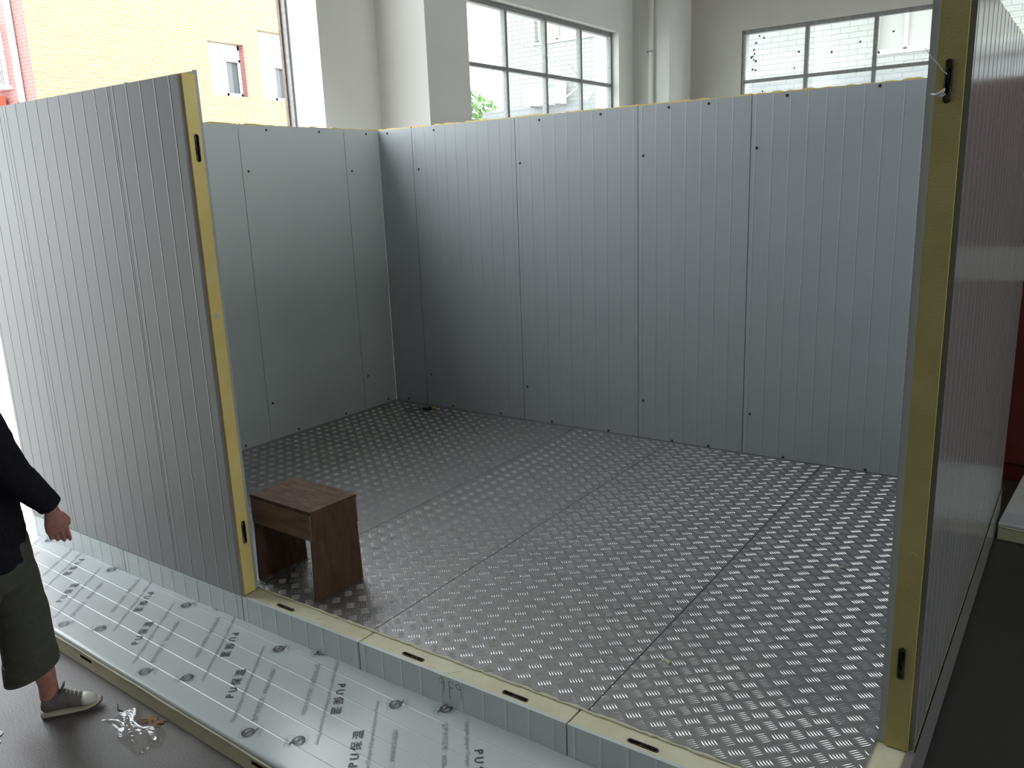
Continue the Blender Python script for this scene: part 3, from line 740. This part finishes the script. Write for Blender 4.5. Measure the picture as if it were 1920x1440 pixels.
def wrapper_glass():
    m = bpy.data.materials.new('crinkled_clear_film'); m.use_nodes = True
    nt = m.node_tree; nt.nodes.clear(); out = nt.nodes.new('ShaderNodeOutputMaterial')
    tr = nt.nodes.new('ShaderNodeBsdfTransparent'); tr.inputs[0].default_value = (.9, .89, .88, 1)
    gl = nt.nodes.new('ShaderNodeBsdfGlossy'); gl.inputs['Roughness'].default_value = .12
    df = nt.nodes.new('ShaderNodeBsdfDiffuse'); df.inputs[0].default_value = (.6, .58, .56, 1)
    a = nt.nodes.new('ShaderNodeMixShader'); a.inputs[0].default_value = .17
    b = nt.nodes.new('ShaderNodeMixShader'); b.inputs[0].default_value = .12
    nt.links.new(tr.outputs[0], a.inputs[1]); nt.links.new(gl.outputs[0], a.inputs[2])
    nt.links.new(a.outputs[0], b.inputs[1]); nt.links.new(df.outputs[0], b.inputs[2]); nt.links.new(b.outputs[0], out.inputs[0])
    return m
WRAP = wrapper_glass()
crumple('plastic_wrapper', 'crumpled clear plastic wrapper on the floor before the lying panel', 'wrapper', (-2.80, 1.385, G0+.001), math.radians(-10), .155, .068, .042, WRAP, 5, 34, 18,
        outline=lambda u: .55+.45*abs(math.sin(2.2*u+.6)))
crumple('cardboard_scrap', 'brown scrap of card tucked under the clear plastic wrapper', 'scrap', (-2.795, 1.452, G0+.001), math.radians(10), .050, .022, .016, CARD, 9, 8, 6)
tag(obj('wire_scrap', MB().tube([(-3.02,1.44,G0+.002),(-2.98,1.42,G0+.004),(-2.93,1.425,G0+.003),(-2.90,1.41,G0+.003)], .0022, 6), SCREW), 'short dark piece of wire on the floor left of the clear wrapper', 'wire')
crumple('printed_film_scrap', 'white speckled scrap of printed film at the lower left picture corner', 'scrap', (-3.235, .985, G0+.001), math.radians(58), .10, .06, .010, WHITE, 3, 10, 8)

# ---------------------------------------------------------------- the person
F = Vector((.3697, .9292, 0)); RR = Vector((.9292, -.3697, 0)); P0 = Vector((-3.1157, 1.2044, G0))
person = thing('person', 'person in a black jacket and olive cropped trousers walking past the lying panel', 'person', P0, 0)
def L3(f, r, z): return F*f+RR*r+Vector((0, 0, z))
def limb(m, pts, rad, n=14):
    m.tube([L3(*p) for p in pts], rad, n)
body = MB()
# trunk
def sec(f, r, z, rf, rr_): return (L3(f, r, z), F*rf, RR*rr_)
body.loft([sec(-.06,0,.72,.085,.13), sec(-.065,0,.80,.095,.145), sec(-.06,0,.92,.085,.125), sec(-.055,0,1.0,.08,.115), sec(-.06,0,1.12,.09,.13), sec(-.07,0,1.22,.088,.145), sec(-.075,0,1.29,.06,.14), sec(-.08,0,1.33,.045,.06)])
body.loft([sec(-.07,0,1.28,.048,.048), sec(-.09,0,1.36,.044,.044), sec(-.11,0,1.42,.05,.05)])
# head with face
hd = [(f_-.10, z_, a_, b_) for f_, z_, a_, b_ in [( -.005,1.395,.045,.04),(.005,1.42,.065,.052),(.002,1.46,.082,.064),(-.005,1.50,.09,.071),(-.012,1.545,.09,.072),(-.018,1.58,.075,.062),(-.02,1.605,.04,.035)]]
body.loft([sec(f, 0, z, a, b) for f, z, a, b in hd])
body.ball(L3(-.012, 0, 1.475), (.016,.012,.02), 10); body.ball(L3(-.025, 0, 1.438), (.014,.022,.010), 10); body.ball(L3(-.038, 0, 1.412), (.018,.02,.014), 10)
for s in (1, -1):
    body.ball(L3(-.115, s*.073, 1.49), (.018,.010,.028), 10); body.ball(L3(-.032, s*.028, 1.50), (.014,.014,.010), 8)
# arms
armR = [(-.02,.165,1.275),(.005,.19,1.19),(.045,.20,1.08),(.085,.205,1.02),(.125,.20,.955),(.142,.197,.915)]
limb(body, armR, [.045,.04,.036,.034,.027,.023])
armL = [(-.06,-.165,1.275),(-.10,-.19,1.17),(-.13,-.20,1.06),(-.12,-.205,.96),(-.10,-.20,.87),(-.095,-.198,.83)]
limb(body, armL, [.045,.04,.036,.033,.026,.022])
def hand(m, wrist, dn, fwd, side):
    """palm and five curled fingers. dn: direction to finger tips, fwd: thumb side, side: back of the hand"""
    dn, fwd, side = dn.normalized(), fwd.normalized(), side.normalized()
    pc = wrist+dn*.045
    m.loft([(wrist-dn*.012, fwd*.022, side*.017), (wrist+dn*.015, fwd*.028, side*.016), (wrist+dn*.045, fwd*.037, side*.015), (wrist+dn*.072, fwd*.038, side*.013), (wrist+dn*.082, fwd*.033, side*.009)], 14)
    base = wrist+dn*.074
    for i, (o, L) in enumerate(((.027,.066),(.009,.074),(-.009,.070),(-.026,.055))):
        b = base+fwd*o; cu = (.34+.12*i)
        p1 = b+(dn*math.cos(cu*.6)-side*math.sin(cu*.6))*L*.45
        a2 = cu*1.5; p2 = p1+(dn*math.cos(a2)-side*math.sin(a2))*L*.33
        a3 = cu*2.3; p3 = p2+(dn*math.cos(a3)-side*math.sin(a3))*L*.28
        m.tube([b-dn*.012, b, p1, p2, p3], [.0085,.0088,.0080,.0072,.0052], 8)
    tb = wrist+dn*.022+fwd*.026
    m.tube([wrist+dn*.012+fwd*.010, tb, tb+dn*.028+fwd*.014-side*.012, tb+dn*.052+fwd*.012-side*.024], [.012,.0115,.0095,.0062], 8)
hand(body, L3(.142, .197, .915), L3(.10,-.02,-.86)+RR*.0, F*1.0+Vector((0,0,.12)), RR)
hand(body, L3(-.095, -.198, .83), L3(.05,0,-1), F, -RR)
# legs and feet
limb(body, [(-.04,-.08,.80),(-.01,-.082,.62),(.022,-.082,.45),(.030,-.08,.40),(.022,-.08,.28),(.036,-.08,.14),(.036,-.08,.075)], [.085,.072,.054,.052,.05,.034,.036])
limb(body, [(.020,-.08,.050),(.06,-.08,.055),(.12,-.08,.042),(.160,-.08,.038)], [.022,.024,.020,.014])
limb(body, [(-.08,.08,.80),(-.14,.085,.62),(-.20,.088,.45),(-.24,.088,.40),(-.33,.088,.29),(-.43,.088,.20),(-.445,.088,.165)], [.085,.072,.054,.052,.05,.034,.034])
limb(body, [(-.46,.088,.155),(-.42,.088,.12),(-.375,.088,.08),(-.35,.088,.05)], [.022,.024,.02,.014])
remesh('body', body, SKIN, .0036, person, 3)
# hair
hr = MB(); hr.loft([sec(-.165,0,1.36,.03,.05), sec(-.15,0,1.44,.055,.07), sec(-.135,0,1.50,.080,.082), sec(-.128,0,1.56,.085,.082), sec(-.125,0,1.60,.065,.063), sec(-.13,0,1.625,.03,.03)])
remesh('hair', hr, HAIR, .006, person, 4, (.006,.03))
# jacket
jk = MB()
jk.loft([sec(-.075,0,.715,.132,.185), sec(-.075,0,.73,.137,.19), sec(-.075,0,.82,.136,.185), sec(-.075,0,.95,.130,.165), sec(-.08,0,1.10,.130,.165), sec(-.085,0,1.22,.118,.175), sec(-.085,0,1.30,.085,.165), sec(-.085,0,1.345,.062,.08), sec(-.09,0,1.37,.055,.06)], 28)
limb(jk, [(-.025,.135,1.285),(-.005,.175,1.235),(.02,.20,1.15),(.052,.205,1.07),(.098,.205,1.00),(.135,.20,.945),(.142,.199,.932)], [.06,.064,.062,.058,.052,.043,.041], 18)
limb(jk, [(-.065,-.135,1.285),(-.085,-.175,1.23),(-.11,-.20,1.14),(-.13,-.205,1.06),(-.12,-.205,.96),(-.10,-.20,.88),(-.098,-.20,.86)], [.06,.064,.06,.056,.052,.045,.043], 18)
remesh('jacket', jk, BLACK, .007, person, 4, (.012,.045))
# trousers (wide cropped)
tr = MB()
tr.loft([sec(-.06,0,.86,.105,.15), sec(-.06,0,.78,.125,.17), sec(-.06,0,.70,.130,.175), sec(-.07,0,.64,.12,.165)], 26)
# the trouser cloth of the front leg: wide straight tube with a tilted hem
def tsec(f0, f1, r0, r1, z, tilt=0):
    c = L3((f0+f1)/2, (r0+r1)/2, z); a = F*((f1-f0)/2)+Vector((0, 0, -tilt)); return (c, a, RR*((r1-r0)/2))
tr.loft([tsec(-.15,.055,-.16,.01,.74), tsec(-.13,.075,-.165,.005,.62), tsec(-.098,.088,-.165,.0,.46), tsec(-.095,.090,-.165,.0,.33), tsec(-.100,.092,-.17,.0,.24,-.010), tsec(-.103,.092,-.17,.0,.212,-.026), tsec(-.100,.089,-.168,-.002,.208,-.026)], 26)
tr.loft([tsec(-.20,.03,-.01,.165,.74), tsec(-.25,-.05,.0,.17,.60), tsec(-.33,-.13,.0,.175,.46), tsec(-.42,-.21,.0,.175,.33), tsec(-.47,-.26,.0,.175,.27), tsec(-.465,-.265,.002,.172,.262)], 26)
remesh('trousers', tr, TROUSER, .006, person, 3, (.008,.09))
# turned up hem band
hb = MB(); hb.loft([tsec(-.101,.093,-.172,.001,.272,-.014), tsec(-.104,.094,-.173,.002,.24,-.022), tsec(-.106,.094,-.174,.003,.205,-.030)], 40)
obj('trouser_hem', hb, TROUSER, person, smooth=False, bevel=.0015)
# shoes
def shoe(org, dirf, pitch, name):
    d = dirf.normalized(); up_ = Vector((0,0,1)); sd = d.cross(up_)
    cp, sp = math.cos(pitch), math.sin(pitch); D = d*cp+up_*sp; U = -d*sp+up_*cp
    def q(x, y, z): return org+D*x+sd*y+U*z
    def ss(x, z0, z1, w_): return (q(x*.94, 0, (z0+z1)/2), sd*w_, U*((z1-z0)/2))
    up1 = MB().loft([ss(-.004,.03,.062,.022), ss(.008,.018,.090,.031), ss(.04,.018,.096,.033), ss(.065,.018,.100,.033), ss(.088,.018,.098,.034), ss(.115,.018,.076,.037), ss(.15,.02,.060,.040), ss(.175,.022,.052,.037)], 20)
    u = remesh(name, up1, SHOE, .004, person, 3)
    tg = MB().loft([(q(.066,0,.088), sd*.020, D*.006), (q(.082,0,.112), sd*.019, D*.0055), (q(.086,0,.126), sd*.014, D*.004)], 14)
    obj('shoe_tongue', tg, SHOE, u, smooth=True)
    toe = MB().loft([ss(.150,.019,.060,.0405), ss(.172,.019,.054,.0385), ss(.192,.019,.045,.030), ss(.203,.021,.036,.016)], 18)
    obj('toe_cap', toe, TOE, u, smooth=True)
    so = MB().loft([(q(-.010,0,.014), sd*.014, U*.013), (q(.002,0,.014), sd*.030, U*.014), (q(.05,0,.013), sd*.034, U*.014), (q(.10,0,.012), sd*.036, U*.013), (q(.15,0,.014), sd*.042, U*.012), (q(.185,0,.019), sd*.034, U*.010), (q(.206,0,.026), sd*.016, U*.008)], 20)
    obj('midsole', so, SOLE, u, smooth=True)
    ou = MB().loft([(q(-.008,0,.002), sd*.014, U*.004), (q(.004,0,.002), sd*.030, U*.004), (q(.10,0,.0), sd*.036, U*.004), (q(.15,0,.003), sd*.042, U*.004), (q(.188,0,.011), sd*.034, U*.004), (q(.208,0,.020), sd*.015, U*.004)], 20)
    obj('outsole', ou, SOLE_D, u, smooth=True)
    lc = MB()
    for x in (.095, .107, .120, .133): lc.tube([q(x-.004,-.02,.094-(x-.095)*.72), q(x,0,.1-(x-.095)*.68), q(x-.004,.02,.094-(x-.095)*.72)], .0022, 6)
    obj('laces', lc, TOE, u, smooth=True)
shoe(L3(.006,-.078,.004), F*.975+RR*.22, .01, 'shoe')
shoe(L3(-.50,.088,.125), F, -.62, 'shoe')

# ---------------------------------------------------------------- red cabinet right of the cold room
t = thing('red_cabinet', 'big dark red steel cabinet standing behind the right hand lying panel', 'cabinet', (-.55, 5.90, G0), -.06)
m = MB().box(0, 3.4, .02, .9, 0, 2.47)
obj('cabinet_body', m, RED, t, bevel=.006)
for k in range(3):
    x0 = .03+k*1.13
    dr = obj('cabinet_door', MB().box(x0, x0+1.09, -.004, .02, .12, 1.24), RED, t, bevel=.003)
    obj('door_handle', MB().tube([(x0+1.0,-.004,.66),(x0+1.0,-.035,.67),(x0+1.0,-.035,.79),(x0+1.0,-.004,.80)], .006, 8), PALE, dr, smooth=True)
    obj('upper_panel', MB().box(x0, x0+1.09, -.004, .02, 1.52, 2.05), RED, t, bevel=.003)
obj('pale_band', MB().box(0.002, 3.398, -.010, .02, 1.28, 1.48), PALE, t)

# ---------------------------------------------------------------- outside: ochre brick building with red side wing
t = thing('brick_building', 'pale ochre brick building with a red brick side seen through the big opening', 'building', (-20, 9.98, G0))
ZG = -G0
def bb(m, x0, x1, y0, y1, z0, z1): return m.box(x0+20, x1+20, y0-9.98, y1-9.98, z0+ZG, z1+ZG)
m = MB()
wins = [(14.70, 15.86, 4.45, 5.82), (16.38, 17.55, 4.42, 6.28)]
ys = [10.0, 14.70, 15.86, 16.38, 17.55, 23.0]
bb(m, -20.3, -20, 10.0, 14.70, -.2, 15); bb(m, -20.3, -20, 15.86, 16.38, -.2, 15); bb(m, -20.3, -20, 17.55, 23, -.2, 15)
for y0, y1, z0, z1 in wins: bb(m, -20.3, -20, y0, y1, -.2, z0); bb(m, -20.3, -20, y0, y1, z1, 15)
obj('ochre_wall', m, YEL, t)
m = MB(); bb(m, -27, -20.001, 9.98, 10.0, -.2, 15)
for y0, y1, z0, z1 in wins: bb(m, -20.28, -20.001, y1-.02, y1, z0, z1)
obj('red_wall', m, PINK, t)
m = MB(); bb(m, -27, -20.31, 10.02, 23, -.2, 15); obj('building_core', m, GREYWALL, t)
for y0, y1, z0, z1 in wins:
    fm = MB(); bb(fm, -20.26, -20.2, y0, y0+.05, z0, z1); bb(fm, -20.26, -20.2, y1-.07, y1-.02, z0, z1)
    bb(fm, -20.26, -20.2, y0, y1, z0, z0+.10); bb(fm, -20.26, -20.2, y0, y1, z1-.12, z1); bb(fm, -20.26, -20.2, y0, y1, z0+.93, z0+1.0); bb(fm, -20.26, -20.2, (y0+y1)/2+.03, (y0+y1)/2+.10, z0, z0+.95)
    wf = obj('window_frame', fm, WHITE, t)
    gm = MB(); bb(gm, -20.235, -20.225, y0, (y0+y1)/2+.05, z0+.06, z0+.95); bb(gm, -20.235, -20.225, y0, y1, z0+1.0, z1-.1)
    obj('closed_pane', gm, WHITE, wf)
    gm = MB(); bb(gm, -20.30, -20.29, (y0+y1)/2+.08, y1-.06, z0+.08, z0+.95); obj('open_pane', gm, DARKGLASS, wf)
dp = MB().tube([(-.43-.05, -.07, 0), (-.43-.05, -.07, 15)], .075, 12)
obj('drain_pipe', dp, WHITE, t, smooth=True)
# barred window and awning on the red wall
m = MB(); 
for k in range(9):
    m.box(-1.75+k*.085, -1.735+k*.085, -.14, -.12, 4.42+ZG, 5.75+ZG)
for z in (4.45, 4.75, 5.1, 5.5, 5.75): m.box(-1.8, -1.06, -.145, -.115, z+ZG, z+.035+ZG)
bw_ = obj('window_bars', m, FRAME, t)
m = MB().box(-2.3, -1.10, -.03, 0, 4.45+ZG, 5.8+ZG); obj('pane', m, WHITE, bw_)
obj('window_ledge', MB().box(-2.3, -.99, -.18, 0, 4.36+ZG, 4.44+ZG), WHITE, t)
a = thing('sign_box', 'small orange red box under the ledge of the barred window', 'box', (-21.42, 9.80, 3.6))
obj('box_body', MB().box(-.2, .2, -.08, .1, 0, .62), mat('orange_red', (.62,.10,.05), .5), a, bevel=.01)
obj('white_tube', MB().tube([(-.15,-.12,.70),(.10,-.12,.72),(.24,-.12,.55),(.33,-.12,-.1)], .03, 8), WHITE, a, smooth=True)

# ---------------------------------------------------------------- outside: white tiled building behind the hall
t = thing('tiled_building', 'white tiled building close behind the two hall windows', 'building', (0, 18, G0))
m = MB().box(-9.95-1.9, 8, 0, .6, 3.63+ZG, 4.98+ZG)
m = MB(); m.box(-11.85, 8, .0, .6, 3.63+ZG, 4.98+ZG)
def hole_wall(m, x0, x1, z0, z1, holes):
    xs = sorted({x0, x1}|{h[0] for h in holes}|{h[1] for h in holes}); zs = sorted({z0, z1}|{h[2] for h in holes}|{h[3] for h in holes})
    for i in range(len(xs)-1):
        for j in range(len(zs)-1):
            cx, cz = (xs[i]+xs[i+1])/2, (zs[j]+zs[j+1])/2
            if any(h[0] < cx < h[1] and h[2] < cz < h[3] for h in holes): continue
            m.box(xs[i], xs[i+1], 0, .25, zs[j]+ZG, zs[j+1]+ZG)
    return m
holes = [(-11.75, -10.1, 5.10, 6.6), (-3.93, -2.4, 3.98, 5.3), (-8.2, -6.7, 5.1, 6.6), (.4, 1.9, 3.98, 5.3)]
obj('tiled_wall', hole_wall(MB(), -12.55, 8, 3.62, 9.5, holes), TILE, t)
obj('base_wall', MB().box(-13.4, 8, -.05, .25, 0, 3.62+ZG), TILE_G, t)
obj('corner_strip', MB().box(-12.95, -12.55, -.02, .25, 3.62+ZG, 6.2+ZG), WHITE, t)
for x0, x1, z0, z1 in holes:
    obj('window_recess', MB().box(x0, x1, .20, .26, z0+ZG, z1+ZG), GREYWALL, t)
    fm = MB()
    for k in range(4): fm.box(x0+(x1-x0)*k/3-.035, x0+(x1-x0)*k/3+.035, .14, .2, z0+ZG, z1+ZG)
    fm.box(x0, x1, .14, .2, z0+ZG, z0+.07+ZG); fm.box(x0, x1, .14, .2, z1-.07+ZG, z1+ZG)
    obj('window_frame', fm, PALE, t)
    obj('window_sill', MB().box(x0-.05, x1+.05, -.05, .14, z0-.05+ZG, z0+ZG), WHITE, t)
# outdoor air conditioner unit with cables
a = thing('air_conditioner', 'white outdoor air conditioner unit with red and turquoise marks on the tiled wall', 'air conditioner', (-11.30, 17.68, 3.62))
obj('housing', MB().box(-.52, .48, -.16, .22, 0, .50), WHITE, a, bevel=.02)
obj('turquoise_mark', MB().box(.16, .38, -.1615, -.160, .38, .43).box(.16, .22, -.1615, -.160, .31, .38), mat('turquoise', (.05,.55,.50), .5), a)
m = MB()
for k in range(4):
    x0 = .10+k*.085
    for z in (.10, .16, .21): m.box(x0, x0+.065, -.1615, -.160, z, z+.013)
    for dx in (0, .030, .054): m.box(x0+dx, x0+dx+.011, -.1615, -.160, .10, .223)
obj('red_mark', m, mat('red_mark', (.60,.05,.06), .5), a)
obj('fan_grille', MB().tube([(-.25,-.165,.25),(-.25,-.158,.25)], [.19,.19], 24), PALE, a)
obj('bracket', MB().box(-.4, -.36, -.1, .24, -.04, 0).box(.32, .36, -.1, .24, -.04, 0), FRAME, a)
t = thing('wall_cable', 'white cables looping along the tiled wall beside the air conditioner', 'cable', (0, 17.9, 0))
def gp(px, z): return (px, 0, z)
obj('long_cable', MB().tube([(-12.1,.03,5.18),(-11.5,.03,4.86),(-10.85,.03,4.52),(-10.45,.03,4.12),(-10.5,-.05,3.95),(-10.8,-.1,3.75)], .018, 8), WHITE, t, smooth=True)
obj('short_cable', MB().tube([(-10.0,.03,4.16),(-10.0,.0,3.98),(-10.15,-.0,3.80),(-10.3,.0,3.66)], .018, 8), WHITE, t, smooth=True)
# tree
t = thing('tree', 'bright green leafy tree seen in the lower left pane of the side hall window', 'tree', (-22.6, 29.0, G0))
obj('trunk', MB().tube([(0,0,0),(.1,0,1.6),(0,.1,3.4)], [.2,.16,.1], 10), BARK, t, smooth=True)
rnd = random.Random(4); m = MB()
for k in range(7000):
    a1 = rnd.uniform(0, 6.283); ph = math.acos(rnd.uniform(-1, 1)); rr = 1.0*(.55+.45*rnd.random())
    cl = [(0,0,4.6,1.7),(-1.1,.3,3.8,1.4),(1.0,-.2,3.9,1.35),(.2,.4,3.2,1.6),(-.4,-.5,5.3,1.1)][k % 5]
    p = Vector((cl[0]+cl[3]*rr*math.sin(ph)*math.cos(a1), cl[1]+cl[3]*rr*math.sin(ph)*math.sin(a1), cl[2]+cl[3]*rr*math.cos(ph)*.8))
    q = Vector((rnd.uniform(-1,1), rnd.uniform(-1,1), rnd.uniform(-1,1))).normalized(); s_ = q.orthogonal().normalized()*.07; v_ = q.cross(s_)*.8
    v_ = v_.normalized()*.12
    m.add([p-v_, p+s_, p+v_, p-s_], [(0, 1, 2, 3)])
obj('crown', m, LEAF, t, recalc=False)
